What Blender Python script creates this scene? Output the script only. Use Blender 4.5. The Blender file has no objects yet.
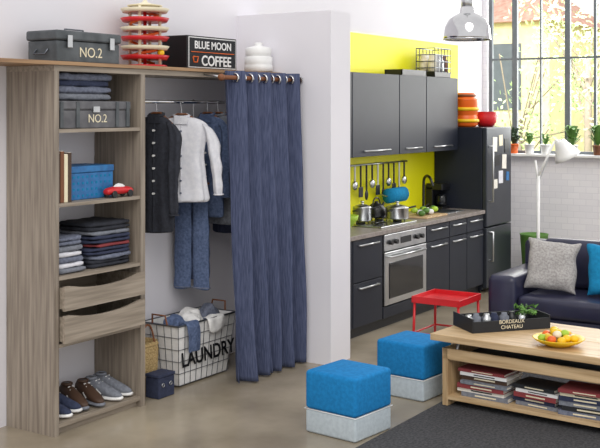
import bpy, bmesh, math, random
from mathutils import Vector, Matrix
random.seed(7)
R=math.radians
sc=bpy.context.scene
try:
    sc.view_settings.view_transform='Standard'
    sc.view_settings.look='None'
except Exception: pass

def lin(h):
    h=h.lstrip('#'); o=[]
    for i in (0,2,4):
        c=int(h[i:i+2],16)/255
        o.append(c/12.92 if c<=.04045 else ((c+.055)/1.055)**2.4)
    return (*o,1)
def mat(name,col,rough=.6,metal=0,col2=None,scale=(5,5,5),nscale=1,bump=0,detail=4,bscale=None,spec=None):
    m=bpy.data.materials.new(name); m.use_nodes=True
    nt=m.node_tree; b=nt.nodes['Principled BSDF']
    b.inputs['Base Color'].default_value=lin(col); b.inputs['Roughness'].default_value=rough; b.inputs['Metallic'].default_value=metal
    if spec is not None: b.inputs['Specular IOR Level'].default_value=spec
    if col2 is None and not bump:
        col2='#%02x%02x%02x'%tuple(max(0,int(int(col.lstrip('#')[i:i+2],16)*.92)) for i in (0,2,4))
    tc=nt.nodes.new('ShaderNodeTexCoord'); mp=nt.nodes.new('ShaderNodeMapping'); mp.inputs['Scale'].default_value=scale
    no=nt.nodes.new('ShaderNodeTexNoise'); no.inputs['Scale'].default_value=nscale; no.inputs['Detail'].default_value=detail
    nt.links.new(tc.outputs['Object'],mp.inputs['Vector']); nt.links.new(mp.outputs['Vector'],no.inputs['Vector'])
    if col2:
        cr=nt.nodes.new('ShaderNodeValToRGB'); cr.color_ramp.elements[0].position=.35; cr.color_ramp.elements[1].position=.65
        cr.color_ramp.elements[0].color=lin(col2); cr.color_ramp.elements[1].color=lin(col)
        nt.links.new(no.outputs['Fac'],cr.inputs['Fac']); nt.links.new(cr.outputs['Color'],b.inputs['Base Color'])
    if bump:
        bp=nt.nodes.new('ShaderNodeBump'); bp.inputs['Strength'].default_value=bump; bp.inputs['Distance'].default_value=.02
        n2=no
        if bscale:
            n2=nt.nodes.new('ShaderNodeTexNoise'); n2.inputs['Scale'].default_value=bscale; nt.links.new(tc.outputs['Object'],n2.inputs['Vector'])
        nt.links.new(n2.outputs['Fac'],bp.inputs['Height']); nt.links.new(bp.outputs['Normal'],b.inputs['Normal'])
    return m
M={}
M['woodV']=mat('oak_grey_vertical','#988d80',.55,0,'#786d62',(45,45,2.2))
M['woodH']=mat('oak_grey_horizontal','#a09486',.55,0,'#82776a',(2.2,45,45))
M['plank']=mat('plank_brown','#a5835f',.55,0,'#806044',(2,40,40))
M['tab']=mat('oak_light','#d0b48c',.45,0,'#b0926a',(40,2.4,40))
M['tabV']=mat('oak_light_v','#c2a67f',.45,0,'#a48762',(40,40,3))
M['wall']=mat('paint_white','#e1dfe5',.8,0,'#dbd9e0',(1,1,1))
M['yellow']=mat('paint_yellow','#f7f200',.5,0,'#f0ec00',(1,1,1))
M['floor']=mat('concrete','#a89d8a',.2,0,'#877c6b',(1.1,1.1,1.1),1.3,.03,10)
M['rug']=mat('rug_charcoal','#4b4b4e',.95,0,'#2e2e31',(60,60,60),1,.6)
M['cab']=mat('cabinet_anthracite','#232732',.42,0,'#20242f',spec=.28)
M['cabin']=mat('cabinet_dark','#16181d',.5)
M['fridge']=mat('fridge_graphite','#3d4149',.3,.5,'#393d45')
M['counter']=mat('counter_stone','#938a85',.35,0,'#7c746f',(30,30,30))
M['steel']=mat('steel','#c9cbcd',.28,1)
M['chrome']=mat('chrome','#cfcfd2',.1,1)
M['dsteel']=mat('steel_dark','#6f747c',.3,.9)
M['black']=mat('black','#15161a',.35)
M['blackm']=mat('black_matt','#1d1f24',.7)
M['glassd']=mat('oven_glass','#17191d',.08)
M['curt']=mat('denim_curtain','#565d78',.95,0,'#414861',(120,120,9),1,.3,spec=.12)
M['denim']=mat('denim','#5c6b8c',.9,0,'#435373',(50,50,50),1,.3)
M['denimg']=mat('denim_grey','#747a8c',.9,0,'#5c6274',(50,50,50),1,.3)
M['denimd']=mat('denim_dark','#343d58',.9,0,'#2a3149',(50,50,50),1,.3)
M['greyc']=mat('cloth_grey','#7e828c',.9,0,'#6b6f79',(50,50,50),1,.2)
M['lgrey']=mat('cloth_light_grey','#dcdce2',.9,0,'#cfd0d8',(30,30,30),1,.1)
M['white']=mat('white','#f0f0f0',.5)
M['whitec']=mat('cloth_white','#e6e5e4',.9,0,'#dad9d9',(20,20,20),1,.2)
M['navy']=mat('cloth_navy','#2f3650',.9,0,'#262c43',(40,40,40),1,.2)
M['blk']=mat('cloth_black','#2b2e38',.9,0,'#21232c',(40,40,40),1,.2)
M['red']=mat('red_paint','#d3232b',.35)
M['redc']=mat('cloth_red','#8c3a3e',.9)
M['orange']=mat('orange','#ee6a1c',.4)
M['blue']=mat('felt_blue','#1f7fbe',.9,0,'#1b73ae',(40,40,40),1,.1,spec=.2)
M['blueb']=mat('box_blue','#2f78b4',.6,0,'#2a639c',(20,20,20))
M['cyan']=mat('cloth_turquoise','#1c86b6',.85,0,'#1878a6',(40,40,40),1,.1,spec=.2)
M['pgrey']=mat('felt_pale','#b9c4cb',.85,0,'#adb8c0',(40,40,40),1,.1)
M['leather']=mat('leather_navy','#2e2f47',.32,0,'#27283d',(6,6,6),1,.1)
M['lin']=mat('cushion_grey','#b3b0ae',.9,0,'#938f8e',(60,60,60),1,.2)
M['tool']=mat('metal_grey_olive','#5a5f63',.5,.3,'#464b4f',(12,12,12))
M['trunk']=mat('trunk_grey','#67676b',.6,0,'#515156',(12,12,12))
M['cream']=mat('cream','#ece2c4',.5)
M['brown']=mat('brown','#7a4a2c',.6)
M['dbrown']=mat('dark_brown','#4a3426',.6)
M['green']=mat('leaf_green','#5d8a3a',.6,0,'#476f2b')
M['dgreen']=mat('leaf_dark','#2f4a2a',.6,0,'#233a20')
M['lime']=mat('lime','#a6c83a',.6)
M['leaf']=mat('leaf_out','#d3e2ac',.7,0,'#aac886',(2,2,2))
M['yel']=mat('fruit_yellow','#f2c312',.4)
M['frame']=mat('window_steel','#6a7076',.5)
M['house']=mat('render_cream','#f3e6b8',.9,0,'#ebdcaa')
M['roof']=mat('roof_tile','#cfa594',.9,0,'#b38a7a',(8,8,8))
M['bark']=mat('bark','#9a8b7c',.9)
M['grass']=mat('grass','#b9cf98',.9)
M['paper']=mat('paper','#ebe7de',.8)
M['straw']=mat('straw','#c2a878',.85,0,'#9c8254',(70,70,90),1,.5)

def brickmat():
    m=bpy.data.materials.new('painted_brick'); m.use_nodes=True; nt=m.node_tree; b=nt.nodes['Principled BSDF']
    b.inputs['Roughness'].default_value=.75
    tc=nt.nodes.new('ShaderNodeTexCoord'); sp=nt.nodes.new('ShaderNodeSeparateXYZ'); cb=nt.nodes.new('ShaderNodeCombineXYZ')
    nt.links.new(tc.outputs['Object'],sp.inputs[0]); nt.links.new(sp.outputs['Y'],cb.inputs['X']); nt.links.new(sp.outputs['Z'],cb.inputs['Y'])
    br=nt.nodes.new('ShaderNodeTexBrick'); br.inputs['Scale'].default_value=3.4
    br.inputs['Color1'].default_value=lin('#e4e2e6'); br.inputs['Color2'].default_value=lin('#dedce1'); br.inputs['Mortar'].default_value=lin('#d6d4da')
    br.inputs['Mortar Size'].default_value=.012
    nt.links.new(cb.outputs[0],br.inputs['Vector']); nt.links.new(br.outputs['Color'],b.inputs['Base Color'])
    bp=nt.nodes.new('ShaderNodeBump'); bp.inputs['Strength'].default_value=.15; bp.invert=True
    nt.links.new(br.outputs['Fac'],bp.inputs['Height']); nt.links.new(bp.outputs['Normal'],b.inputs['Normal'])
    return m
M['brick']=brickmat()

def E(name,loc=(0,0,0),rz=0):
    o=bpy.data.objects.new(name,None); sc.collection.objects.link(o)
    o.location=loc; o.rotation_euler=(0,0,R(rz)); o.empty_display_size=.05
    return o
def mk(par,name,bm,m,smooth=False,sub=0,solid=0):
    me=bpy.data.meshes.new(name); bmesh.ops.recalc_face_normals(bm,faces=bm.faces[:]); bm.to_mesh(me); bm.free()
    o=bpy.data.objects.new(name,me); sc.collection.objects.link(o)
    me.materials.append(M[m] if isinstance(m,str) else m)
    if smooth:
        for p in me.polygons: p.use_smooth=True
    if par: o.parent=par
    if solid:
        s=o.modifiers.new('s','SOLIDIFY'); s.thickness=solid; s.offset=0
    if sub:
        s=o.modifiers.new('u','SUBSURF'); s.levels=sub; s.render_levels=sub
    return o
TX={}
def wrinkle(o,strength=.02,size=.09,sub=2):
    for m in list(o.modifiers):
        if m.type=='SUBSURF': m.levels=m.render_levels=sub
    if not any(m.type=='SUBSURF' for m in o.modifiers):
        s=o.modifiers.new('u','SUBSURF'); s.levels=s.render_levels=sub; s.subdivision_type='SIMPLE'
    if size not in TX:
        t=bpy.data.textures.new('wrinkle_%g'%size,'CLOUDS'); t.noise_scale=size; t.noise_depth=0; TX[size]=t
    d=o.modifiers.new('w','DISPLACE'); d.texture=TX[size]; d.strength=strength; d.mid_level=.5; d.texture_coords='GLOBAL'
    return o
def bx(par,name,x0,x1,y0,y1,z0,z1,m,bev=0,seg=2,rot=None):
    bm=bmesh.new()
    bmesh.ops.create_cube(bm,size=1)
    for v in bm.verts:
        v.co=Vector(((x0+x1)/2+v.co.x*(x1-x0),(y0+y1)/2+v.co.y*(y1-y0),(z0+z1)/2+v.co.z*(z1-z0)))
    if bev: bmesh.ops.bevel(bm,geom=bm.edges[:],offset=bev,segments=seg,affect='EDGES',profile=.5)
    if rot:
        c=Vector(((x0+x1)/2,(y0+y1)/2,(z0+z1)/2))
        bmesh.ops.rotate(bm,verts=bm.verts[:],cent=c,matrix=(Matrix.Rotation(R(rot[2]),3,'Z')@Matrix.Rotation(R(rot[1]),3,'Y')@Matrix.Rotation(R(rot[0]),3,'X')))
    return mk(par,name,bm,m,smooth=bev>0 and seg>2)
def cyl(par,name,p0,p1,r,m,r2=None,seg=20,cap=True):
    p0=Vector(p0);p1=Vector(p1); d=p1-p0
    bm=bmesh.new()
    bmesh.ops.create_cone(bm,cap_ends=cap,segments=seg,radius1=r,radius2=r if r2 is None else r2,depth=d.length)
    q=d.to_track_quat('Z','Y').to_matrix().to_4x4(); q.translation=(p0+p1)/2
    bmesh.ops.transform(bm,matrix=q,verts=bm.verts[:])
    o=mk(par,name,bm,m)
    for p in o.data.polygons: p.use_smooth=len(p.vertices)==4
    return o
def lathe(par,name,prof,c,m,seg=28,smooth=True,solid=0):
    bm=bmesh.new(); rings=[]
    for r,z in prof:
        rings.append([bm.verts.new((c[0]+r*math.cos(2*math.pi*i/seg),c[1]+r*math.sin(2*math.pi*i/seg),c[2]+z)) for i in range(seg)])
    for a,b in zip(rings,rings[1:]):
        for i in range(seg): bm.faces.new((a[i],a[(i+1)%seg],b[(i+1)%seg],b[i]))
    if not solid:
        bm.faces.new(rings[0][::-1]); bm.faces.new(rings[-1])
    return mk(par,name,bm,m,smooth,0,solid)
def tube(par,name,pts,r,m,cyc=False,smooth=False):
    cu=bpy.data.curves.new(name,'CURVE'); cu.dimensions='3D'; cu.bevel_depth=r; cu.bevel_resolution=3
    sp=cu.splines.new('NURBS' if smooth else 'POLY'); sp.points.add(len(pts)-1)
    for p,q in zip(sp.points,pts): p.co=(*q,1)
    sp.use_cyclic_u=cyc
    if smooth: sp.use_endpoint_u=not cyc; sp.order_u=3
    o=bpy.data.objects.new(name,cu); sc.collection.objects.link(o)
    dg=bpy.context.evaluated_depsgraph_get(); me=bpy.data.meshes.new_from_object(o.evaluated_get(dg))
    bpy.data.objects.remove(o); o=bpy.data.objects.new(name,me); sc.collection.objects.link(o)
    me.materials.clear(); me.materials.append(M[m]); o.parent=par
    for p in me.polygons: p.use_smooth=True
    return o
def wires(par,name,segs,r,m):
    bm=bmesh.new()
    for p0,p1 in segs:
        p0=Vector(p0);p1=Vector(p1);d=p1-p0
        if d.length<1e-5: continue
        q=d.to_track_quat('Z','Y').to_matrix().to_4x4(); q.translation=(p0+p1)/2
        bmesh.ops.create_cone(bm,cap_ends=True,segments=8,radius1=r,radius2=r,depth=d.length,matrix=q)
    return mk(par,name,bm,m)
def sph(par,name,c,r,m,sc3=(1,1,1)):
    bm=bmesh.new(); bmesh.ops.create_uvsphere(bm,u_segments=18,v_segments=12,radius=r)
    for v in bm.verts: v.co=Vector((c[0]+v.co.x*sc3[0],c[1]+v.co.y*sc3[1],c[2]+v.co.z*sc3[2]))
    return mk(par,name,bm,m,True)
def loft(par,name,secs,m,n=20,rip=0,ripn=5,ph=0,sub=1,cap=True,sq=1.0):
    bm=bmesh.new(); rings=[]
    for k,s in enumerate(secs):
        c,a,b=Vector(s[0]),Vector(s[1]),Vector(s[2]); rr=s[3] if len(s)>3 else 1
        ring=[]
        for i in range(n):
            t=2*math.pi*i/n; f=1+rip*rr*math.sin(ripn*t+ph+k*.25)
            ct,st=math.cos(t),math.sin(t)
            ct=math.copysign(abs(ct)**sq,ct); st=math.copysign(abs(st)**sq,st)
            ring.append(bm.verts.new(c+a*ct*(1+(f-1)*.3)+b*st*f))
        rings.append(ring)
    for p,q in zip(rings,rings[1:]):
        for i in range(n): bm.faces.new((p[i],p[(i+1)%n],q[(i+1)%n],q[i]))
    if cap: bm.faces.new(rings[0][::-1]); bm.faces.new(rings[-1])
    return mk(par,name,bm,m,True,sub)
def text(par,name,s,loc,face,size,m,ext=.0008,sx=1,off=0):
    cu=bpy.data.curves.new(name,'FONT'); cu.body=s; cu.size=size; cu.extrude=ext; cu.align_x='CENTER'; cu.align_y='CENTER'; cu.offset=off
    o=bpy.data.objects.new(name,cu); sc.collection.objects.link(o)
    dg=bpy.context.evaluated_depsgraph_get(); me=bpy.data.meshes.new_from_object(o.evaluated_get(dg))
    bpy.data.objects.remove(o); o=bpy.data.objects.new(name,me); sc.collection.objects.link(o)
    me.materials.clear(); me.materials.append(M[m]); o.parent=par; o.location=loc; o.scale=(sx,1,1)
    o.rotation_euler={'-Y':(R(90),0,0),'-X':(R(90),0,R(-90))}[face]
    return o
def torus(par,name,c,r1,r2,m,axis='Z'):
    pts=[]
    for i in range(24):
        t=2*math.pi*i/24; a,b=r1*math.cos(t),r1*math.sin(t)
        pts.append({'Z':(c[0]+a,c[1]+b,c[2]),'X':(c[0],c[1]+a,c[2]+b),'Y':(c[0]+a,c[1],c[2]+b)}[axis])
    return tube(par,name,pts,r2,m,True)
def fold_pile(par,name,x0,x1,y0,y1,z0,items):
    z=z0
    for i,(h,m) in enumerate(items):
        a=x0+random.uniform(0,.03); b=x1-random.uniform(0,.03); c=y0+random.uniform(0,.02)
        n=2 if h>.045 else 1
        for k in range(n):
            hh=h/n; xc=(a+b)/2; wx=(b-a)/2; yc=(c+y1)/2+k*.004; wy=(y1-c)/2
            secs=[]
            for q,f in ((0,.90),(.18,.985),(.5,1),(.82,.985),(1,.90)):
                secs.append(((xc+random.uniform(-.003,.003),yc,z+.001+(hh-.001)*q),(wx*f,0,0),(0,wy*f,0)))
            o=loft(par,'%s_%d_%d'%(name,i,k),secs,m,48,.012,7,i+k,0,True,.32)
            wrinkle(o,.012,.06,1)
            z+=hh

# ------------------------------------------------ room
bx(None,'floor',0,12.3,-2,5.4,-.1,0,'floor')
bx(None,'wall_back',2,12.3,5.19,5.35,0,4.4,'wall')
def wall_right():
    bm=bmesh.new()
    for (y0,y1,z0,z1) in [(-2,5.19,0,1.47),(-2,5.19,3.9,4.4),(5.13,5.19,1.47,3.9),(-2,1.1,1.47,3.9)]:
        mtx=Matrix.Translation((12.2,(y0+y1)/2,(z0+z1)/2))@Matrix.Diagonal((.2,y1-y0,z1-z0,1))
        bmesh.ops.create_cube(bm,size=1,matrix=mtx)
    return mk(None,'wall_right',bm,'brick')
wall_right()
bx(None,'wall_partition',7.01,7.31,4.28,5.19,0,2.78,'wall')
bx(None,'trim_yellow_splashback',7.31,11.35,5.178,5.19,0,2.76,'yellow')
w=E('window_1',(0,0,0))
for i,(y,t) in enumerate([(5.11,.02),(4.80,.032),(4.47,.009),(4.14,.032),(3.81,.014),(3.48,.009),(3.15,.03),(2.49,.02),(1.83,.02),(1.12,.02)]):
    bx(w,'mullion_%d'%i,12.16,12.21,y-t,y+t,1.47,3.9,'frame')
for i,(z,t) in enumerate([(1.49,.02),(2.62,.012),(3.88,.02)]):
    bx(w,'bar_%d'%i,12.165,12.205,1.1,5.13,z-t,z+t,'frame')
bx(w,'sill',12.0,12.16,1.1,5.17,1.445,1.475,'white',.005)

# ------------------------------------------------ wardrobe
W=E('open_wardrobe',(0,0,0))
bx(W,'side_left',4.555,4.595,4.76,5.185,0,2.24,'woodV')
bx(W,'divider',5.34,5.385,4.76,5.185,0,2.24,'woodV')
bx(W,'top_panel',4.555,7.005,4.76,5.185,2.24,2.275,'woodH')
bx(W,'top_plank',4.0,7.005,4.74,5.185,2.277,2.30,'plank')
for i,z in enumerate([1.86,1.40,.95,.535]):
    bx(W,'shelf_%d'%i,4.595,5.34,4.765,5.185,z,z+.022,'woodH')
bx(W,'bottom_shelf',4.595,5.34,4.762,5.185,.045,.07,'woodH')
bx(W,'bottom_plinth',4.595,5.34,4.80,4.82,0,.045,'woodH')
def drawer(z0,z1,i):
    bm=bmesh.new(); N=16
    pts=[(4.6,z0),(5.335,z0),(5.335,z1)]
    for k in range(N+1):
        u=1-k/N; x=4.6+.735*u
        d=.035*max(0,math.cos((u-.5)*math.pi*1.25))**.6 if abs(u-.5)<.4 else 0
        pts.append((x,z1-d))
    yf=4.715
    f=[bm.verts.new((x,yf,z)) for x,z in pts]; b=[bm.verts.new((x,yf+.02,z)) for x,z in pts]
    bm.faces.new(f); bm.faces.new(b[::-1])
    for k in range(len(pts)): bm.faces.new((f[k],f[(k+1)%len(pts)],b[(k+1)%len(pts)],b[k]))
    mk(W,'drawer_front_%d'%i,bm,'woodH')
    bx(W,'drawer_side_%da'%i,4.605,4.62,yf+.02,5.15,z0+.01,z1-.01,'woodH')
    bx(W,'drawer_side_%db'%i,5.315,5.33,yf+.02,5.15,z0+.01,z1-.01,'woodH')
    bx(W,'drawer_base_%d'%i,4.62,5.315,yf+.02,5.15,z0+.01,z0+.02,'woodH')
    bx(W,'drawer_back_%d'%i,4.62,5.315,5.14,5.15,z0+.02,z1-.03,'woodH')
drawer(.765,.915,0); drawer(.565,.735,1)
cyl(W,'hanging_rail',(5.385,4.98,2.06),(7.005,4.98,2.06),.013,'chrome')
C=E('denim_curtain_with_rod',(0,0,0))
def curtain():
    bm=bmesh.new(); NX,NZ=240,60; g=[]
    for j in range(NZ+1):
        v=j/NZ; z=2.285-(2.27)*v; row=[]
        for i in range(NX+1):
            u=i/NX
            x0=6.05+.11*v; x1=6.955+.035*v
            x=x0+(x1-x0)*u + .014*math.sin(v*5+u*9)*v
            amp=.055*(1-.1*v)*(.75+.25*math.sin(u*7+1))
            ph=u*2*math.pi*5.0+ .8*math.sin(v*2.6+u*4)*v
            y=4.565-.04*v+amp*math.sin(ph)+.02*v*math.sin(ph*2.0+1.3+v*2)+.012*v*math.sin(u*61+v*3)+.007*math.sin(v*14+u*20)*v
            row.append(bm.verts.new((x,y,z)))
        g.append(row)
    for j in range(NZ):
        for i in range(NX): bm.faces.new((g[j][i],g[j][i+1],g[j+1][i+1],g[j+1][i]))
    mk(C,'curtain_cloth',bm,'curt',True,0,.004)
curtain()
cyl(C,'rod',(5.98,4.565,2.235),(6.98,4.565,2.235),.016,'brown')
sph(C,'rod_finial',(5.975,4.565,2.235),.026,'brown')
for i in range(1,10):
    x=6.05+.905*i/10; torus(C,'eyelet_%d'%i,(x,4.565,2.235),.03,.008,'chrome','X')
cyl(C,'bracket',(6.99,4.565,2.235),(7.006,4.565,2.235),.03,'steel')
cyl(C,'bracket_2',(6.0,4.565,2.235),(6.0,4.738,2.258),.008,'steel')

T=E('metal_toolbox',(4.92,4.96,2.301))
bx(T,'body',-.275,.29,-.13,.13,0,.135,'tool',.008)
bx(T,'lid',-.285,.30,-.14,.14,.137,.20,'tool',.012)
for i,x in enumerate((-.18,.2)): bx(T,'latch_%d'%i,x-.02,x+.02,-.152,-.14,.09,.17,'steel',.003)
tube(T,'handle',[(-.09,0,.198),(-.08,0,.22),(.08,0,.22),(.09,0,.198)],.006,'dsteel')
text(T,'label','NO.2',(0.02,-.132,.065),'-Y',.09,'cream')
tube(T,'side_handle',[(-.277,-.05,.08),(-.30,-.05,.05),(-.30,.05,.05),(-.277,.05,.08)],.006,'dsteel')
S=E('toy_spiral_tower',(5.62,4.97,2.301))
lathe(S,'base',[(.15,0),(.16,.008),(.15,.016)],(0,0,0),'red')
for k in range(4):
    a=k*1.57+.4; cyl(S,'post_%d'%k,(.11*math.cos(a),.11*math.sin(a),.01),(.11*math.cos(a),.11*math.sin(a),.43),.011,'cream')
for k in range(6):
    z=.06+k*.066
    t=lathe(S,'tier_%d'%k,[(.09,z),(.155,z-.006),(.173,z+.022),(.168,z+.024),(.15,z+.004),(.09,z+.008)],(0,0,0),'red' if k%2==0 else 'cream')
cyl(S,'core',(0,0,.016),(0,0,.43),.012,'red'); lathe(S,'top_cap',[(.12,.43),(.125,.437),(.05,.45),(.02,.46),(.01,.48)],(0,0,0),'cream')
tube(S,'spiral_track',[(.10*math.cos(t*.35),.10*math.sin(t*.35),.03+t*.0065) for t in range(62)],.010,'orange')
sph(S,'yellow_ball',(.02,-.13,.1),.025,'yel')
B=E('coffee_crate',(6.23,4.96,2.301))
bx(B,'body',-.30,.30,-.12,.12,0,.245,'black',.006)
bx(B,'border',-.285,.285,-.1225,-.119,.01,.235,'white'); bx(B,'panel',-.278,.278,-.125,-.1215,.017,.228,'blackm')
text(B,'label_1','BLUE MOON',(0,-.127,.175),'-Y',.078,'white',off=.0015)
text(B,'label_2','COFFEE',(0.04,-.127,.06),'-Y',.105,'white',off=.002)
tube(B,'cup_print',[(-.24,-.126,.09),(-.23,-.126,.05),(-.19,-.126,.05),(-.18,-.126,.09),(-.24,-.126,.09)],.005,'orange')
wires(B,'line_print',[((-.26,-.126,.125),(.26,-.126,.125))],.003,'orange')
V=E('white_ceramic_canister',(6.88,4.88,2.301))
lathe(V,'jar',[(.09,0),(.115,.01),(.115,.05),(.11,.06),(.112,.07),(.112,.12),(.10,.125),(.10,.13),(.105,.14),(.105,.19),(.09,.20),(.04,.21),(.03,.215),(.035,.235),(.02,.24)],(0,0,0),'white')

T=E('storage_trunk',(4.95,4.97,1.883))
bx(T,'body',-.33,.33,-.17,.17,0,.115,'trunk',.005)
bx(T,'lid',-.335,.335,-.175,.175,.118,.175,'trunk',.01)
for i,x in enumerate((-.3,-.16,.2,.3)): bx(T,'strap_%d'%i,x-.015,x+.015,-.18,-.17,.005,.17,'tool',.002)
text(T,'label','NO.2',(.02,-.172,.06),'-Y',.075,'cream')
bx(T,'latch',-.03,.03,-.185,-.172,.10,.14,'steel',.003)
P=E('folded_jeans_pile',(0,0,0))
fold_pile(P,'jean',4.64,5.18,4.82,5.15,2.0625,[(.045,'greyc'),(.042,'denimg'),(.04,'denimd'),(.044,'denimg')])
K=E('row_of_books',(0,0,0))
x=4.61
for i,(t,h,m) in enumerate([(.035,.31,'dbrown'),(.03,.32,'brown'),(.03,.30,'cream'),(.03,.31,'dbrown')]):
    bx(K,'book_%d'%i,x,x+t,4.80,5.0,1.423,1.423+h,m,.002); bx(K,'pages_%d'%i,x+.003,x+t-.003,4.803,5.004,1.426,1.423+h+.002,'paper'); x+=t+.002
B=E('patterned_blue_box',(5.0,5.0,1.423))
bx(B,'body',-.2,.19,-.13,.13,0,.17,'blueb',.004)
bx(B,'lid',-.205,.195,-.135,.135,.172,.215,'blueb',.006)
for i in range(9):
    for j in range(4): bx(B,'motif_%d_%d'%(i,j),-.18+i*.041,-.165+i*.041,-.1318,-.129,.018+j*.04,.033+j*.04,'cyan')
CAR=E('toy_red_car',(5.18,4.812,1.423)); CAR.scale=(1.15,1,1.3)
loft(CAR,'body',[((-.11,0,.03),(0,.02,0),(0,0,.01)),((-.10,0,.033),(0,.035,0),(0,0,.02)),((-.02,0,.036),(0,.038,0),(0,0,.022)),((.08,0,.034),(0,.038,0),(0,0,.02)),((.11,0,.03),(0,.03,0),(0,0,.012))],'red',16)
loft(CAR,'cabin',[((-.05,0,.05),(.01,0,0),(0,0,.005)),((0,0,.06),(0,.028,0),(0,0,.02)),((.05,0,.05),(0,.02,0),(0,0,.006))],'white',12)
for i,(a,b) in enumerate([(-.065,-.034),(.065,-.034),(-.065,.034),(.065,.034)]): cyl(CAR,'wheel_%d'%i,(a,b-.008,.018),(a,b+.008,.018),.018,'black')
P=E('folded_shirts_pile',(0,0,0))
fold_pile(P,'shirt',4.615,4.90,4.80,5.15,.9755,[(.03,'greyc'),(.03,'lgrey'),(.04,'denimg'),(.03,'lgrey'),(.04,'greyc'),(.055,'denimg')])
P=E('folded_sweaters_pile',(0,0,0))
fold_pile(P,'sweater',4.92,5.325,4.79,5.15,.9755,[(.05,'blk'),(.03,'denimg'),(.05,'navy'),(.025,'redc'),(.05,'navy'),(.03,'greyc'),(.055,'blk')])
def shoe(name,x,y,rz,m,z=.071,s_=1.15,sm='white'):
    O=E(name,(x,y,z),rz); O.scale=(s_,s_,s_*1.1)
    for s in (-1,1):
        yy=s*.052
        def e(xx,zz,wy,hz): return ((xx,yy,zz),(0,wy,0),(0,0,hz))
        loft(O,'sole_%d'%s,[e(-.14,.016,.02,.010),e(-.125,.016,.034,.014),e(-.03,.015,.032,.013),e(.06,.015,.042,.013),e(.12,.017,.034,.012),e(.142,.02,.015,.008)],sm,16)
        loft(O,'upper_%d'%s,[e(-.135,.06,.018,.035),e(-.12,.065,.03,.046),e(-.06,.066,.033,.048),e(0,.056,.035,.038),e(.06,.042,.039,.026),e(.11,.034,.03,.018),e(.135,.03,.012,.008)],m,16)
        torus(O,'collar_%d'%s,(-.075,yy,.107),.026,.008,m)
        sph(O,'opening_%d'%s,(-.075,yy,.108),.024,'black',(1,.9,.25))
        bx(O,'side_stripe_%d'%s,-.02,.02,yy-.037,yy+.037,.045,.052,'white',rot=(0,35,0))
        wires(O,'laces_%d'%s,[((-.03+k*.022,yy-.02,.099-k*.011),(-.03+k*.022,yy+.02,.099-k*.011)) for k in range(4)],.003,'white')
shoe('sneaker_pair',4.73,4.94,-75,'denimd'); shoe('sneaker_pair.001',4.97,4.94,-104,'dbrown',sm='greyc'); shoe('sneaker_pair.002',5.205,4.94,-80,'greyc')

# ---- hanging clothes
def garment(name,X,yc,mt,w=.21,L=.62,sl=.52,rz=0,zt=1.955,spread=.06,th=.045,neck='blk',buttons=False):
    O=E(name,(X,yc,0),rz)
    tube(O,'hanger_hook',[(0,0,zt+.02),(0,0,zt+.075),(.0,.012,zt+.105),(0,0,zt+.118),(0,-.012,zt+.108)],.003,'chrome',smooth=True)
    tube(O,'hanger_bar',[(0,-w*.8,zt-.055),(0,-.03,zt+.025),(0,.03,zt+.025),(0,w*.8,zt-.055)],.008,'brown')
    S=[(zt+.005,.062,.032),(zt-.012,w*.55,.034),(zt-.035,w*.80,.036),(zt-.07,w*.92,.04),(zt-.15,w*.78,th),(zt-.25,w*.72,th),(zt-.42,w*.76,th+.004),(zt-L+.03,w*.86,th+.010),(zt-L,w*.86,th+.010)]
    wrinkle(loft(O,'torso',[((0,0,z),(0,a,0),(b,0,0),k/9) for k,(z,a,b) in enumerate(S)],mt,40,.30,7,X*7),.022,.16)
    for s in (-1,1):
        y=s*w
        wrinkle(loft(O,'sleeve_%d'%s,[((0,y*.72,zt-.045),(0,.03,.02),(.034,0,.0)),((-.005,y*.90,zt-.08),(0,.05,.02),(.04,0,0)),((-.01,y*1.0+s*spread*.2,zt-.16),(0,.050,.01),(.040,0,0)),((-.035,y+s*spread*.5,zt-.30),(0,.044,0),(.036,0,0)),((-.04,y+s*spread*.8,zt-.42),(0,.040,0),(.034,0,0)),((-.03,y+s*spread,zt-.07-sl+.04),(0,.033,0),(.030,0,0)),((-.03,y+s*spread,zt-.07-sl),(0,.036,0),(.032,0,0))],mt,20,.22,4,X*3),.018,.09)
        torus(O,'cuff_%d'%s,(-.03,y+s*spread,zt-.06-sl),.033,.006,mt)
    loft(O,'neck_opening',[((0,0,zt+.0),(0,.048,0),(.026,0,0)),((0,0,zt+.016),(0,.05,0),(.028,0,0))],neck,16,sub=0)
    tube(O,'collar',[(.03*math.cos(t*.52),.055*math.sin(t*.52),zt+.012+.01*math.cos(t*.52)) for t in range(12)],.012,mt,True)
    for s in (-1,1):
        if buttons: bx(O,'collar_flap_%d'%s,-.052,-.044,min(0,s*.05),max(0,s*.05),zt-.05,zt+.01,mt,.003)
    if buttons:
        for k in range(6): cyl(O,'button_%d'%k,(-th-.018,0,zt-.10-k*.09),(-th+.01,0,zt-.10-k*.09),.008,'denimg' if mt=='lgrey' else 'white')
        tube(O,'placket',[(-.035,0,zt-.02),(-th-.006,0,zt-.2),(-th-.013,0,zt-L+.02)],.006,mt)
garment('hanging_jacket_black',5.74,4.965,'blk',.155,.84,.64,14,spread=-.005,th=.04,buttons=True)
garment('hanging_shirt_light_grey',5.97,4.925,'lgrey',.225,.62,.50,32,zt=1.945,spread=.05,th=.038,neck='navy',buttons=True)
garment('hanging_shirt_denim',6.33,4.965,'denim',.165,.78,.55,12,spread=.0,th=.03,buttons=True)
garment('hanging_shirt_grey',6.46,4.965,'greyc',.17,.84,.55,8,spread=.0,th=.03)
garment('hanging_jacket_navy',6.60,4.965,'navy',.17,.92,.6,6,spread=.0,th=.035)
garment('hanging_jacket_dark',6.75,4.965,'blk',.17,.92,.6,4,spread=.0,th=.035)
J=E('hanging_jeans',(6.18,4.985,0),14)
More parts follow.
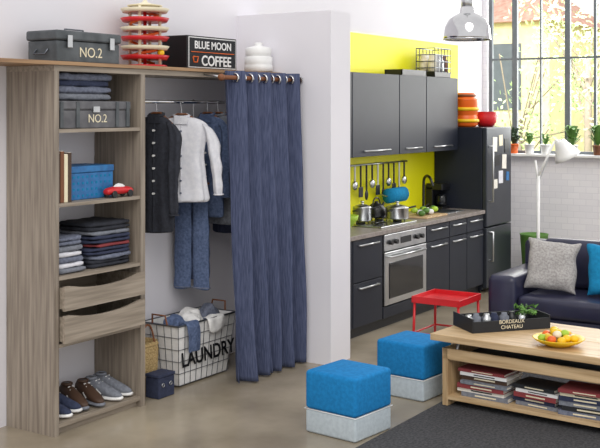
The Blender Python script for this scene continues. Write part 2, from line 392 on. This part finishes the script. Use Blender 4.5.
tube(J,'hanger_hook',[(0,0,1.46),(0,0,2.04),(0,.012,2.065),(0,0,2.078),(0,-.012,2.07)],.003,'chrome')
tube(J,'hanger_bar',[(0,-.13,1.45),(0,.13,1.45)],.008,'brown')
wrinkle(loft(J,'legs_back',[((0.012,0.01,1.46),(0,.13,0),(.018,0,0)),((.012,0.01,1.2),(0,.135,0),(.022,0,0)),((.012,.01,.90),(0,.14,0),(.024,0,0)),((.012,.01,.74),(0,.14,0),(.022,0,0)),((.012,.01,.72),(0,.14,0),(.022,0,0))],'denimd',24,.15,6),.02,.12)
for s in(-1,1): wrinkle(loft(J,'leg_%d'%s,[((-.02,s*.07,1.46),(0,.065,0),(.018,0,0)),((-.024,s*.072,1.1),(0,.067,0),(.022,0,0)),((-.024,s*.075,.8),(0,.07,0),(.022,0,0)),((-.024,s*.075,.67),(0,.073,0),(.02,0,0)),((-.024,s*.075,.655),(0,.073,0),(.02,0,0))],'denim',18,.12,4,s),.018,.12)
for s in(-1,1): tube(J,'hem_%d'%s,[(-.024+.022*math.cos(t*.52),s*.075+.074*math.sin(t*.52),.672) for t in range(12)],.004,'denimg',True)
L=E('laundry_basket',(6.14,4.985,0.002))
bw,bd,tw,td,H=.28,.125,.335,.165,.45
def corner(f,sx,sy,off=0): return Vector((sx*(bw+(tw-bw)*f+off),sy*(bd+(td-bd)*f+off),.01+(H-.01)*f))
bm=bmesh.new(); rings=[]
for f in (0,1.0):
    rings.append([bm.verts.new(corner(f,sx,sy)) for sx,sy in((-1,-1),(1,-1),(1,1),(-1,1))])
for i in range(4): bm.faces.new((rings[0][i],rings[0][(i+1)%4],rings[1][(i+1)%4],rings[1][i]))
bm.faces.new(rings[0][::-1]); mk(L,'liner',bm,'whitec',False,0,.004)
segs=[]
cs=[(-1,-1),(1,-1),(1,1),(-1,1)]
for i in range(4):
    a,b=cs[i],cs[(i+1)%4]
    n=9 if i%2==0 else 5
    for k in range(n+1):
        t=k/n
        segs.append((corner(0,*a,.006).lerp(corner(0,*b,.006),t),corner(1,*a,.006).lerp(corner(1,*b,.006),t)))
    for f in (0,.2,.4,.6,.8,1): segs.append((corner(f,*a,.006),corner(f,*b,.006)))
wires(L,'wire_grid',segs,.0022,'dsteel')
wires(L,'rim',[(corner(1,*cs[i],.008),corner(1,*cs[(i+1)%4],.008)) for i in range(4)],.007,'dsteel')
for s in(-1,1): tube(L,'handle_%d'%s,[(s*(tw+.008),-.07,H),(s*(tw+.02),-.06,H+.07),(s*(tw+.02),.06,H+.07),(s*(tw+.008),.07,H)],.007,'brown')
o=text(L,'label','LAUNDRY',(0.0,-bd-.03,.2),'-Y',.145,'black',.0008,.95,off=.003); o.rotation_euler=(R(90-5),0,0); o.location=(0.03,-.155,.19)
for i,(x,y,z,r,m) in enumerate([(-.18,0,.40,.11,'denim'),(.02,.02,.42,.12,'whitec'),(.2,.0,.42,.11,'denimg'),(-.05,-.05,.40,.1,'whitec')]):
    wrinkle(loft(L,'clothes_%d'%i,[((x,y,z-.07),(r*.8,0,0),(0,r*.6,0)),((x,y,z),(r,0,0),(0,r*.8,0)),((x+.01,y,z+.06),(r*.8,0,0),(0,r*.6,0)),((x,y,z+.085),(r*.3,0,0),(0,r*.25,0))],m,18,.3,5,i),.05,.07)
wrinkle(loft(L,'jeans_over_rim',[((-.19,-.10,.44),(.07,0,0),(0,.02,0)),((-.19,-.165,.475),(.07,0,0),(0,.015,.01)),((-.19,-.195,.44),(.07,0,0),(0,.012,0)),((-.18,-.19,.34),(.068,0,0),(0,.012,0)),((-.17,-.18,.25),(.065,0,0),(0,.01,0)),((-.17,-.18,.24),(.065,0,0),(0,.01,0))],'denim',18,.3,4),.015,.08)
wrinkle(loft(L,'shirt_over_rim',[((.08,-.12,.45),(.10,0,0),(0,.02,0)),((.08,-.17,.47),(.10,0,0),(0,.015,.01)),((.08,-.195,.44),(.10,0,0),(0,.010,0)),((.08,-.19,.38),(.095,0,0),(0,.01,0)),((.08,-.185,.34),(.07,0,0),(0,.008,0))],'whitec',18,.3,5),.015,.08)
N=E('navy_storage_box',(5.62,4.83,.002))
bx(N,'body',-.085,.085,-.06,.06,0,.14,'navy',.006); bx(N,'lid',-.09,.09,-.065,.065,.142,.165,'navy',.006)
for s in (-1,1): torus(N,'grommet_%d'%s,(s*.04,-.064,.09),.012,.003,'steel','Y')
TT=E('straw_tote_bag',(5.62,5.02,.002))
loft(TT,'body',[((0,0,0),(.11,0,0),(0,.075,0)),((0,0,.03),(.125,0,0),(0,.09,0)),((0,0,.2),(.14,0,0),(0,.10,0)),((0,0,.36),(.145,0,0),(0,.10,0)),((0,0,.365),(.13,0,0),(0,.085,0)),((0,0,.27),(.125,0,0),(0,.08,0))],'straw',28,0,5,0,1,True,.7)
for k in range(8): tube(TT,'weave_%d'%k,[((.128+.002*k)*math.copysign(abs(math.cos(t*.26))**.7,math.cos(t*.26)),(.092+.001*k)*math.copysign(abs(math.sin(t*.26))**.7,math.sin(t*.26)),.04+k*.042) for t in range(24)],.004,'straw',True)
for s in(-1,1): tube(TT,'handle_%d'%s,[(-.06,s*.085,.35),(-.05,s*.075,.45),(0,s*.07,.49),(.05,s*.075,.45),(.06,s*.085,.35)],.007,'brown',smooth=True)

# ------------------------------------------------ kitchen
K=E('kitchen_base_cabinets',(0,0,0))
bx(K,'plinth',7.315,10.69,4.64,5.175,0,.09,'cabin')
for i,(a,b) in enumerate([(7.315,8.40),(9.29,10.69)]): bx(K,'carcass_%d'%i,a,b,4.6,5.175,.09,.868,'cabin')
bx(K,'worktop',7.315,10.69,4.555,5.175,.87,.91,'counter',.003)
def front(x0,x1,z0,z1,i):
    bx(K,'front_%s'%i,x0+.006,x1-.006,4.575,4.599,z0+.004,z1-.004,'cab',.003)
    c=(x0+x1)/2; w=min(.22,(x1-x0)*.3)
    hz=z1-.05
    tube(K,'handle_%s'%i,[(c-w,4.576,hz),(c-w,4.55,hz),(c+w,4.55,hz),(c+w,4.576,hz)],.009,'steel')
front(7.315,7.86,.10,.865,'l0')
front(7.86,8.40,.49,.865,'l1'); front(7.86,8.40,.10,.49,'l2')
front(9.29,9.82,.70,.865,'r1'); front(9.29,9.82,.10,.70,'r2')
front(9.82,10.25,.70,.865,'r3'); front(9.82,10.25,.10,.70,'r4')
front(10.25,10.69,.70,.865,'r5'); front(10.25,10.69,.10,.70,'r6')
O=E('built_in_oven',(0,0,0))
bx(O,'housing',8.405,9.285,4.6,5.17,.095,.866,'cabin')
bx(O,'lower_drawer',8.41,9.28,4.575,4.599,.10,.20,'cab',.003)
bx(O,'door_frame',8.42,9.27,4.565,4.599,.215,.70,'steel',.006)
bx(O,'door_glass',8.50,9.19,4.56,4.566,.27,.60,'glassd',.003)
bx(O,'control_panel',8.42,9.27,4.57,4.599,.71,.86,'steel',.004)
bx(O,'display',8.74,8.95,4.566,4.571,.755,.815,'black')
for i,x in enumerate((8.53,8.63,9.06,9.16)): cyl(O,'knob_%d'%i,(x,4.57,.785),(x,4.54,.785),.022,'black')
tube(O,'door_handle',[(8.5,4.566,.655),(8.5,4.53,.655),(9.19,4.53,.655),(9.19,4.566,.655)],.010,'steel')
U=E('kitchen_wall_cabinets',(0,0,0))
bx(U,'carcass',7.6,10.63,4.875,5.175,1.56,2.35,'cabin')
for i,(a,b) in enumerate([(7.6,8.32),(8.32,9.25),(9.25,9.85),(9.85,10.63)]):
    bx(U,'door_%d'%i,a+.006,b-.006,4.85,4.873,1.562,2.348,'cab',.003)
    c=(a+b)/2; h=(b-a)*.25
    tube(U,'handle_%d'%i,[(c-h,4.851,1.615),(c-h,4.825,1.615),(c+h,4.825,1.615),(c+h,4.851,1.615)],.009,'steel')
F=E('refrigerator',(0,0,0))
bx(F,'body',10.70,11.42,4.60,5.17,.03,1.81,'cab',.006)
bx(F,'door_upper',10.705,11.415,4.545,4.598,.72,1.808,'fridge',.01)
bx(F,'door_lower',10.705,11.415,4.545,4.598,.05,.71,'fridge',.01)
for i,(a,b) in enumerate([(1.0,1.6),(.35,.66)]): tube(F,'handle_%d'%i,[(10.78,4.545,a),(10.78,4.50,a),(10.78,4.50,b),(10.78,4.545,b)],.012,'steel')
for i,(x,y) in enumerate([(10.75,4.65),(11.35,4.65),(10.75,5.1),(11.35,5.1)]): cyl(F,'foot_%d'%i,(x,y,0),(x,y,.03),.02,'black')
for i,(x,z,a,b,m) in enumerate([(10.93,1.62,.06,.08,'paper'),(11.1,1.66,.05,.06,'cream'),(11.27,1.60,.06,.08,'black'),(11.0,1.44,.07,.06,'black'),(11.2,1.42,.06,.08,'paper'),(11.1,1.25,.06,.07,'lgrey'),(11.3,1.25,.04,.05,'blueb'),(10.95,1.18,.05,.05,'paper')]):
    bx(F,'note_%d'%i,x-a,x+a,4.541,4.5455,z-b,z+b,m,rot=(0,random.uniform(-6,6),0))
H_=E('gas_hob',(8.85,4.86,.911))
bx(H_,'plate',-.36,.36,-.22,.22,0,.012,'steel',.004)
for i,(a,b) in enumerate([(-.18,-.1),(.18,-.1),(-.18,.1),(.18,.1)]):
    cyl(H_,'burner_%d'%i,(a,b,.012),(a,b,.025),.045,'black')
    wires(H_,'grate_%d'%i,[((a-.08,b,.035),(a+.08,b,.035)),((a,b-.08,.035),(a,b+.08,.035)),((a-.08,b,.012),(a-.08,b,.035)),((a+.08,b,.012),(a+.08,b,.035)),((a,b-.08,.012),(a,b-.08,.035)),((a,b+.08,.012),(a,b+.08,.035))],.004,'black')
def pot(name,x,y,z,r,h,m='steel'):
    O=E(name,(x,y,z))
    lathe(O,'body',[(r*.95,0),(r,.01),(r,h),(r*1.03,h+.004),(r*.98,h+.012),(r*.5,h+.03),(.015,h+.036),(.012,h+.05),(.02,h+.055),(.018,h+.065)],(0,0,0),m)
    tube(O,'handle_l',[(-r,0,h*.8),(-r-.035,-.0,h*.8+.005),(-r-.035,.03,h*.8),(-r+.01,.03,h*.8)],.006,'black')
    tube(O,'handle_r',[(r,0,h*.8),(r+.16,-.06,h*.8+.02)],.009,'black')
pot('cooking_pot',9.03,4.76,.951,.11,.10); pot('saucepan',8.68,4.95,.951,.09,.12)
Kt=E('kettle_black',(9.03,4.99,.951))
lathe(Kt,'body',[(.09,0),(.1,.02),(.09,.09),(.05,.13),(.02,.14),(.02,.155)],(0,0,0),'black'); tube(Kt,'handle',[(-.08,0,.1),(-.07,0,.19),(.07,0,.19),(.08,0,.1)],.007,'black',smooth=True); tube(Kt,'spout',[(.08,0,.06),(.15,0,.13)],.012,'black')
Y=E('yellow_green_bowl',(8.32,4.92,.911)); lathe(Y,'bowl',[(.04,0),(.05,.01),(.11,.08),(.12,.12),(.11,.12),(.04,.03)],(0,0,0),'lime')
Y=E('tall_green_canister',(8.62,5.13,.911)); lathe(Y,'can',[(.035,0),(.04,.01),(.04,.2),(.03,.22),(.015,.23)],(0,0,0),'lime')
UR=E('utensil_rail',(0,0,0))
cyl(UR,'rail',(8.75,5.13,1.46),(9.95,5.13,1.46),.009,'steel')
for i,x in enumerate((8.78,9.35,9.92)): cyl(UR,'mount_%d'%i,(x,5.13,1.46),(x,5.178,1.46),.01,'steel')
for i in range(10):
    x=8.83+i*.115; Lh=.16+.05*((i*7)%3)
    wires(UR,'utensil_stem_%d'%i,[((x,5.118,1.455),(x,5.118,1.455-Lh))],.010,'black' if i%4 else 'steel')
    if i%3==0: sph(UR,'ladle_%d'%i,(x,5.118,1.455-Lh-.03),.045,'steel',(1,.5,1))
    elif i%3==1: bx(UR,'spatula_%d'%i,x-.04,x+.04,5.113,5.121,1.455-Lh-.10,1.455-Lh,'black',.003)
    else: sph(UR,'spoon_%d'%i,(x,5.118,1.455-Lh-.035),.04,'black',(.8,.25,1.3))
loft(UR,'blue_dish_towel_roll',[((9.37,5.05,1.13),(0,.06,0),(0,0,.075)),((9.55,5.05,1.13),(0,.062,0),(0,0,.077)),((9.73,5.05,1.13),(0,.06,0),(0,0,.075))],'cyan',20,sub=0)
wires(UR,'roll_holder',[((9.35,5.05,1.13),(9.75,5.05,1.13)),((9.35,5.05,1.13),(9.35,5.177,1.16)),((9.75,5.05,1.13),(9.75,5.177,1.16))],.007,'steel')
SK=E('sink_with_black_tap',(10.22,4.9,.911))
bx(SK,'basin_rim',-.24,.24,-.2,.14,0,.008,'steel',.003); bx(SK,'basin',-.20,.20,-.16,.10,.008,.010,'dsteel')
cyl(SK,'tap_base',(0,.17,0),(0,.17,.05),.025,'black')
tube(SK,'tap_spout',[(0,.17,.04),(0,.17,.3),(-.0,.16,.36),(-.05,.10,.39),(-.1,.03,.36),(-.1,.01,.28)],.015,'black',smooth=True)
tube(SK,'tap_lever',[(.02,.17,.04),(.09,.15,.07)],.008,'black')
CM=E('coffee_maker',(10.56,5.06,.911))
bx(CM,'base',-.1,.1,-.1,.1,0,.03,'black',.004); bx(CM,'column',-.1,.1,.02,.1,.03,.24,'black',.004); bx(CM,'head',-.1,.1,-.1,.1,.21,.28,'black',.01)
lathe(CM,'jug',[(.05,.032),(.065,.06),(.06,.13),(.045,.16)],(0,-.04,0),'glassd')
CB=E('chopping_board_with_vegetables',(9.70,4.80,.911))
bx(CB,'board',-.24,.24,-.15,.15,0,.02,'tab',.005)
for i in range(12): sph(CB,'veg_%d'%i,(-.18+.033*i,-.06+.05*((i*5)%3),.05+.02*(i%2)),.034,['green','lime','whitec','green'][i%4],(1.2,1,.85))
TR=E('black_serving_tray',(9.75,5.0,2.351)); bx(TR,'base',-.35,.2,-.1,.1,0,.01,'black',.002)
for i,(a,b,c,d) in enumerate([(-.35,.2,-.1,-.09),(-.35,.2,.09,.1),(-.35,-.34,-.1,.1),(.19,.2,-.1,.1)]): bx(TR,'side_%d'%i,a,b,c,d,.01,.06,'black')
RD=E('wire_bottle_crate',(10.33,5.0,2.351)); bx(RD,'body',-.2,.2,-.11,.11,0,.06,'black',.004)
sg=[]
for z in (.1,.17,.24,.31):
    for a,b in [((-.2,-.11),(.2,-.11)),((.2,-.11),(.2,.11)),((.2,.11),(-.2,.11)),((-.2,.11),(-.2,-.11))]: sg.append(((a[0],a[1],z),(b[0],b[1],z)))
for i in range(6):
    x=-.2+.08*i
    for y in (-.11,.11): sg.append(((x,y,.05),(x,y,.31)))
wires(RD,'cage',sg,.005,'dsteel')
for i in range(8): lathe(RD,'jar_%d'%i,[(.035,.062),(.042,.07),(.042,.18),(.03,.2),(.03,.25)],(-.15+.1*(i%4),-.05+.1*(i//4),0),['cream','white','steel','brown'][i%4])
OP=E('orange_enamel_pot',(10.86,4.86,1.811)); lathe(OP,'pot',[(.1,0),(.13,.02),(.13,.12),(.12,.13),(.13,.14),(.13,.30),(.135,.31),(.12,.315),(.10,.33),(.10,.37),(.09,.38)],(0,0,0),'orange')
torus(OP,'band',(0,0,.07),.131,.02,'yel'); torus(OP,'band_mid',(0,0,.20),.131,.02,'yel'); torus(OP,'band_top',(0,0,.35),.1,.014,'brown')
OP=E('orange_ceramic_bowl',(11.16,4.75,1.811)); lathe(OP,'vase',[(.08,0),(.12,.05),(.135,.12),(.12,.16),(.13,.17),(.11,.17),(.07,.05)],(0,0,0),'red')
def plant(name,x,y,z,r,h,pm,lm,n=26,lr=.12,fl=None):
    O=E(name,(x,y,z)); lathe(O,'pot',[(r*.75,0),(r*.8,.005),(r,h),(r*1.08,h),(r*1.08,h+.015),(r*.9,h+.015),(r*.5,h)],(0,0,0),pm)
    bm=bmesh.new()
    for i in range(n):
        a=random.uniform(0,6.28); rr=lr*random.uniform(.3,1); up=lr*random.uniform(.5,1.6)
        p0=Vector((0,0,h)); p1=Vector((rr*math.cos(a)*.6,rr*math.sin(a)*.6,h+up)); p2=Vector((rr*math.cos(a),rr*math.sin(a),h+up*.9))
        s=Vector((-math.sin(a),math.cos(a),0))*lr*.13
        v=[bm.verts.new(q) for q in (p0,p1-s,p2,p1+s)]; bm.faces.new(v)
    mk(O,'leaves',bm,lm,False,0,.002)
    if fl:
        for i in range(6):
            a=random.uniform(0,6.28); sph(O,'flower_%d'%i,(lr*.5*math.cos(a),lr*.5*math.sin(a),h+lr*random.uniform(.9,1.4)),.022,fl)
for i,(y,pm,lm,fl,lr) in enumerate([(5.0,'brown','green','red',.12),(4.78,'orange','dgreen',None,.14),(4.58,'white','green',None,.10),(4.38,'white','green',None,.09),(4.05,'white','green',None,.16),(3.75,'brown','green',None,.16),(3.45,'white','green',None,.15)]):
    plant('potted_plant' + ('' if i==0 else '.%03d'%i),12.08,y,1.476,.06,.10,pm,lm,34,lr,fl)
plant('potted_palm_dark',11.75,4.85,0,.14,.3,'blackm','blk',10,.2)
G=E('green_waste_bin',(11.65,4.36,0)); lathe(G,'body',[(.12,0),(.16,.55),(.165,.57),(.15,.57),(.11,.03)],(0,0,0),'green')
FL=E('floor_lamp_white',(11.0,4.07,0))
lathe(FL,'base',[(.14,0),(.14,.02),(.03,.03)],(0,0,0),'white'); cyl(FL,'pole',(0,0,.02),(0,0,1.28),.018,'white')
dx,dy=.546,-.838
cyl(FL,'lower_arm',(0,0,1.2),(dx*-.03,dy*-.03,1.45),.012,'white')
cyl(FL,'upper_arm',(0,0,1.28),(dx*.18,dy*.18,1.66),.012,'white')
tube(FL,'spring',[(0,0,1.2),(dx*.12,dy*.12,1.5)],.006,'steel')
sh=lathe(FL,'shade',[(.035,.11),(.055,.10),(.075,.05),(.13,-.06),(.145,-.10)],(0,0,0),'white',28,True,.004); sh.location=(dx*.28,dy*.28,1.57); sh.rotation_euler=(R(-22),R(-16),0)
sph(FL,'bulb',(dx*.28,dy*.28,1.54),.035,'paper'); sph(FL,'joint',(dx*.2,dy*.2,1.66),.022,'white'); cyl(FL,'joint_arm',(dx*.18,dy*.18,1.66),(dx*.25,dy*.25,1.67),.01,'white')
PL=E('pendant_lamp_chrome',(7.42,3.31,0))
lathe(PL,'shade',[(.03,2.79),(.05,2.785),(.055,2.74),(.09,2.725),(.14,2.69),(.17,2.63),(.178,2.56),(.178,2.54)],(0,0,0),'chrome',36,True,.004)
cyl(PL,'cap',(0,0,2.78),(0,0,2.88),.045,'steel'); cyl(PL,'cord',(0,0,2.88),(0,0,4.3),.006,'black'); sph(PL,'bulb',(0,0,2.61),.05,'paper'); cyl(PL,'ceiling_rose',(0,0,4.3),(0,0,4.35),.06,'steel')
torus(PL,'rim',(0,0,2.54),.178,.006,'chrome')

# ------------------------------------------------ lounge
rug=E('rug_charcoal',(0,0,0)); bx(rug,'pile',5.15,8.1,.3,3.10,.001,.014,'rug',.004)
def pouf(name,x,y,rz):
    O=E(name,(x,y,.001),rz); s=.385
    bx(O,'base',0,s,0,s,.0,.145,'pgrey',.016,4); bx(O,'cover',-.003,s+.003,-.003,s+.003,.147,.385,'blue',.024,4)
    tube(O,'seam',[(-.004,-.004,.147),(s+.004,-.004,.147),(s+.004,s+.004,.147),(-.004,s+.004,.147)],.003,'white',True)
pouf('cube_pouf',5.45,3.155,-6); pouf('cube_pouf.001',6.47,3.21,-5)
RT=E('red_side_table',(8.16,3.83,0))
bx(RT,'top',-.21,.21,-.21,.21,.385,.395,'red',.003)
for i,(a,b,c,d) in enumerate([(-.22,.22,-.22,-.21),(-.22,.22,.21,.22),(-.22,-.21,-.21,.21),(.21,.22,-.21,.21)]): bx(RT,'rim_%d'%i,a,b,c,d,.375,.43,'red',.002)
for i,(a,b) in enumerate([(-1,-1),(1,-1),(1,1),(-1,1)]): cyl(RT,'leg_%d'%i,(a*.2,b*.2,.38),(a*.21,b*.21,0),.011,'red')
wires(RT,'stretchers',[((-.205,-.205,.12),(.205,-.205,.12)),((-.205,.205,.12),(.205,.205,.12)),((-.205,-.205,.12),(-.205,.205,.12)),((.205,-.205,.12),(.205,.205,.12))],.008,'red')
CT=E('coffee_table',(6.39,3.12,.0),-4)
z0=.016
bx(CT,'top_front',0,.40,-1.35,0,.455,.50,'tab',.004)
bx(CT,'top_back',.405,.82,-1.35,0,.455,.50,'tab',.004)
bx(CT,'apron_front',.06,.08,-1.29,-.06,.33,.40,'tab'); bx(CT,'apron_back',.74,.76,-1.29,-.06,.33,.40,'tab')
bx(CT,'compartment',.08,.74,-1.29,-.06,.32,.335,'tab')
for i,y in enumerate((-.10,-1.29)): bx(CT,'end_panel_%d'%i,.06,.76,y,y+.04,z0,.40,'tabV',.002)
for i,(x,y) in enumerate([(.1,-.14),(.1,-1.2),(.7,-.14),(.7,-1.2)]): wires(CT,'lift_arm_%d'%i,[((x,y,.335),(x+.05 if x<.4 else x-.05,y,.458))],.010,'steel')
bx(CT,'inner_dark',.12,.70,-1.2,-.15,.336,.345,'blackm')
bx(CT,'lower_shelf',.06,.76,-1.25,-.10,.06,.085,'tab')
def books(name,x,y,z,rz,lst,w=.2,d=.27):
    O=E(name,(x,y,z),rz); zz=0
    for i,(t,m) in enumerate(lst):
        o1=random.uniform(-.012,.012); o2=random.uniform(-.02,.02); a=w+random.uniform(-.02,.01)
        bx(O,'cover_b_%d'%i,-a/2+o1,a/2+o1,-d/2+o2,d/2+o2,zz,zz+.003,m); bx(O,'pages_%d'%i,-a/2+o1+.004,a/2+o1-.004,-d/2+o2+.004,d/2+o2-.004,zz+.003,zz+t-.003,'paper'); bx(O,'cover_t_%d'%i,-a/2+o1,a/2+o1,-d/2+o2,d/2+o2,zz+t-.003,zz+t,m)
        bx(O,'spine_%d'%i,-a/2+o1-.002,-a/2+o1+.001,-d/2+o2,d/2+o2,zz,zz+t,m)
        bx(O,'title_%d'%i,-a/2+o1-.003,-a/2+o1-.0015,-d/4+o2,d/5+o2,zz+t*.35,zz+t*.65,'blackm' if m in('paper','white','cream') else 'cream'); zz+=t+.0005
def tl(x,y,z):
    v=Matrix.Rotation(R(-4),3,'Z')@Vector((x,y,0)); return 6.39+v.x,3.12+v.y,z
a=tl(.23,-.33,.0855); books('stack_of_magazines',*a,-4,[(.03,'greyc'),(.025,'paper'),(.03,'redc'),(.022,'greyc'),(.03,'dbrown'),(.022,'white'),(.02,'redc')],.24,.34)
a=tl(.25,-.70,.0855); books('stack_of_magazines.001',*a,-8,[(.025,'greyc'),(.03,'navy'),(.03,'redc'),(.02,'white'),(.025,'blackm')],.24,.3)
a=tl(.22,-1.03,.0855); books('stack_of_magazines.002',*a,0,[(.03,'denimg'),(.03,'blackm'),(.03,'greyc'),(.03,'navy'),(.022,'cream'),(.022,'redc')],.24,.32)
CR=E('bottle_crate_black',(6.85,2.80,.501),-40)
w_,d_=.285,.14
bx(CR,'base',-w_,w_,-d_,d_,0,.01,'black')
bx(CR,'front',-w_,w_,-d_-.01,-d_,0,.075,'blackm',.002); bx(CR,'back',-w_,w_,d_,d_+.01,0,.075,'blackm',.002)
bx(CR,'left',-w_-.01,-w_,-d_-.01,d_+.01,0,.095,'blackm',.002); bx(CR,'right',w_,w_+.01,-d_-.01,d_+.01,0,.095,'blackm',.002)
text(CR,'label','BORDEAUX\nCHATEAU',(0,-d_-.0115,.046),'-Y',.036,'cream')
for i in range(7): lathe(CR,'jar_%d'%i,[(.03,.011),(.034,.02),(.034,.07),(.02,.085),(.02,.095)],(-.25+i*.068,.02*(i%2),0),['steel','greyc','steel','navy','greyc','black','steel'][i])
bm=bmesh.new()
for i in range(70):
    a=random.uniform(0,6.28); r=random.uniform(.01,.08); p=Vector((.18+r*math.cos(a),.0+r*math.sin(a),.08+random.uniform(0,.06)))
    s=.02; v=[bm.verts.new(p+Vector((random.uniform(-s,s),random.uniform(-s,s),random.uniform(-s,s)))) for _ in range(4)]
    bm.faces.new(v)
mk(CR,'herbs',bm,'green')
FB=E('fruit_bowl',(6.50,2.27,.501))
lathe(FB,'dish',[(.07,0),(.08,.005),(.14,.03),(.165,.05),(.16,.053),(.13,.035),(.06,.01)],(0,0,0),'yel')
for i in range(18):
    a=i*2.4; r=.028*math.sqrt(i); sph(FB,'fruit_%d'%i,(r*math.cos(a),r*math.sin(a),.05+.03*(i<5)+.008*(i%2)),.028,['yel','yel','lime','yel','cream','orange'][i%6],(1.2,1,.85))
SF=E('leather_sofa',(0,0,0))
ya=3.55
bx(SF,'base',8.42,9.3,1.5,ya,.08,.27,'leather',.02,3)
for i,(a,b) in enumerate([(3.29,2.52),(2.51,1.74)]):
    bx(SF,'seat_cushion_%d'%i,8.38,9.06,b,a,.272,.44,'leather',.045,4)
    bx(SF,'back_cushion_%d'%i,8.98,9.18,b,a,.43,.86,'leather',.06,4,rot=(0,6,0))
bx(SF,'arm_left',8.36,9.32,3.30,3.55,.08,.60,'leather',.05,4)
bx(SF,'arm_right',8.36,9.32,1.48,1.73,.08,.60,'leather',.05,4)
bx(SF,'back_frame',9.16,9.34,1.5,3.53,.08,.82,'leather',.05,4)
for i,(x,y) in enumerate([(8.45,3.48),(9.25,3.48),(8.45,1.55),(9.25,1.55)]): cyl(SF,'foot_%d'%i,(x,y,0),(x,y,.09),.025,'black')
def pillow(name,loc,rot,s,t,m):
    bm=bmesh.new(); N=16; top=[];bot=[]
    for j in range(N+1):
        a=[];b=[]
        for i in range(N+1):
            u=i/N*2-1; v=j/N*2-1
            h=t*((1-u**4)**.5)*((1-v**4)**.5) if abs(u)<1 and abs(v)<1 else 0
            x=u*s*(1-.10*(1-v*v)*abs(u)); y=v*s*(1-.10*(1-u*u)*abs(v))
            h*=1+.05*math.sin(u*5+v*3)
            va=bm.verts.new((x,y,h)); a.append(va)
            b.append(va if i in(0,N) or j in (0,N) else bm.verts.new((x,y,-h)))
        top.append(a);bot.append(b)
    for j in range(N):
        for i in range(N):
            bm.faces.new((top[j][i],top[j][i+1],top[j+1][i+1],top[j+1][i])); bm.faces.new((bot[j][i],bot[j+1][i],bot[j+1][i+1],bot[j][i+1]))
    o=mk(None,name,bm,m,True,1); o.location=loc; o.rotation_euler=[R(q) for q in rot]
    return wrinkle(o,.03,.12,1)
pillow('throw_cushion_grey',(8.66,3.08,.67),(74,5,-74),.23,.07,'lin')
pillow('throw_cushion_blue',(8.72,2.58,.67),(72,-4,-88),.23,.07,'cyan')

# ------------------------------------------------ exterior
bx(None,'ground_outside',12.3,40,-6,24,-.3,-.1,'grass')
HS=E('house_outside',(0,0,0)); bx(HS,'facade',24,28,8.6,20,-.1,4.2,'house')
bm=bmesh.new(); vs=[bm.verts.new(p) for p in [(23.6,8.3,4.1),(23.6,20.4,4.1),(28.4,20.4,4.1),(28.4,8.3,4.1),(26,10.0,5.6),(26,18.5,5.6)]]
for f in [(0,1,5,4),(1,2,5),(2,3,4,5),(3,0,4),(0,3,2,1)]: bm.faces.new([vs[i] for i in f])
mk(HS,'roof',bm,'roof')
for i in range(3): bx(HS,'shutter_%d'%i,23.95,24,9.3+i*1.6,10.1+i*1.6,2.0,3.6,'frame')
def tree(name,x,y,h,r,n,seed,q0=.06):
    random.seed(seed); O=E(name,(x,y,-.1))
    segs=[]; pts=[]
    cyl(O,'trunk',(0,0,0),(0,0,h*.6),.08,'bark',.05)
    for i in range(14):
        a=random.uniform(0,6.28); b=Vector((r*math.cos(a)*random.uniform(.5,1),r*math.sin(a)*random.uniform(.5,1),h*random.uniform(.45,1.0))); s=Vector((0,0,h*random.uniform(.25,.6)))
        segs.append((s,b)); pts.append((s,b))
    wires(O,'branches',segs,.014,'bark')
    bm=bmesh.new()
    for i in range(n):
        s,b=random.choice(pts); p=s.lerp(b,random.uniform(.35,1.1))+Vector([random.gauss(0,.25) for _ in range(3)])
        d=Vector([random.gauss(0,1) for _ in range(3)]).normalized(); e=d.orthogonal().normalized(); q=q0
        bm.faces.new([bm.verts.new(p+d*q),bm.verts.new(p+e*q*.5),bm.verts.new(p-d*q),bm.verts.new(p-e*q*.5)])
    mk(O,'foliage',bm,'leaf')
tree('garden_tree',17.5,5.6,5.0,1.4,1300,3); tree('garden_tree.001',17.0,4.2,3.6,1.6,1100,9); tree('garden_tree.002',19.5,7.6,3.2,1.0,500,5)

# ------------------------------------------------ lights
wd=bpy.data.worlds.new('World'); sc.world=wd; wd.use_nodes=True
bg=wd.node_tree.nodes['Background']; bg.inputs[0].default_value=(.985,.975,.965,1); bg.inputs[1].default_value=1.1
def sun(name,d,e,ang,col=(1,1,1)):
    l=bpy.data.lights.new(name,'SUN'); l.energy=e; l.angle=R(ang); l.color=col
    o=bpy.data.objects.new(name,l); sc.collection.objects.link(o); o.rotation_euler=Vector(d).to_track_quat('-Z','Y').to_euler(); return o
sun('soft_fill',(.75,.55,-.75),1.1,35,(1,.97,.92))  # added soft fill from the camera side, over the open room
def area(name,loc,d,sx,sy,e,col):
    l=bpy.data.lights.new(name,'AREA'); l.shape='RECTANGLE'; l.size=sx; l.size_y=sy; l.energy=e; l.color=col
    o=bpy.data.objects.new(name,l); sc.collection.objects.link(o); o.location=loc; o.rotation_euler=Vector(d).to_track_quat('-Z','Y').to_euler()
area('window_light',(12.6,3.1,2.7),(-1,0,-.25),3.6,2.3,150,(1,.985,.96))
area('garden_fill',(13.2,5.5,6.5),(1,.1,-.55),4,3,1700,(1,1,1))  # added fill lamp outside, brightens the trees and house facade

cam=bpy.data.cameras.new('cam'); co=bpy.data.objects.new('camera',cam); sc.collection.objects.link(co)
co.location=(0,0,2.0); co.rotation_euler=(R(90),0,math.atan2(.546,.838)-math.pi/2)
cam.sensor_width=36; cam.lens=63; cam.shift_y=-.19; cam.clip_end=200
sc.camera=co
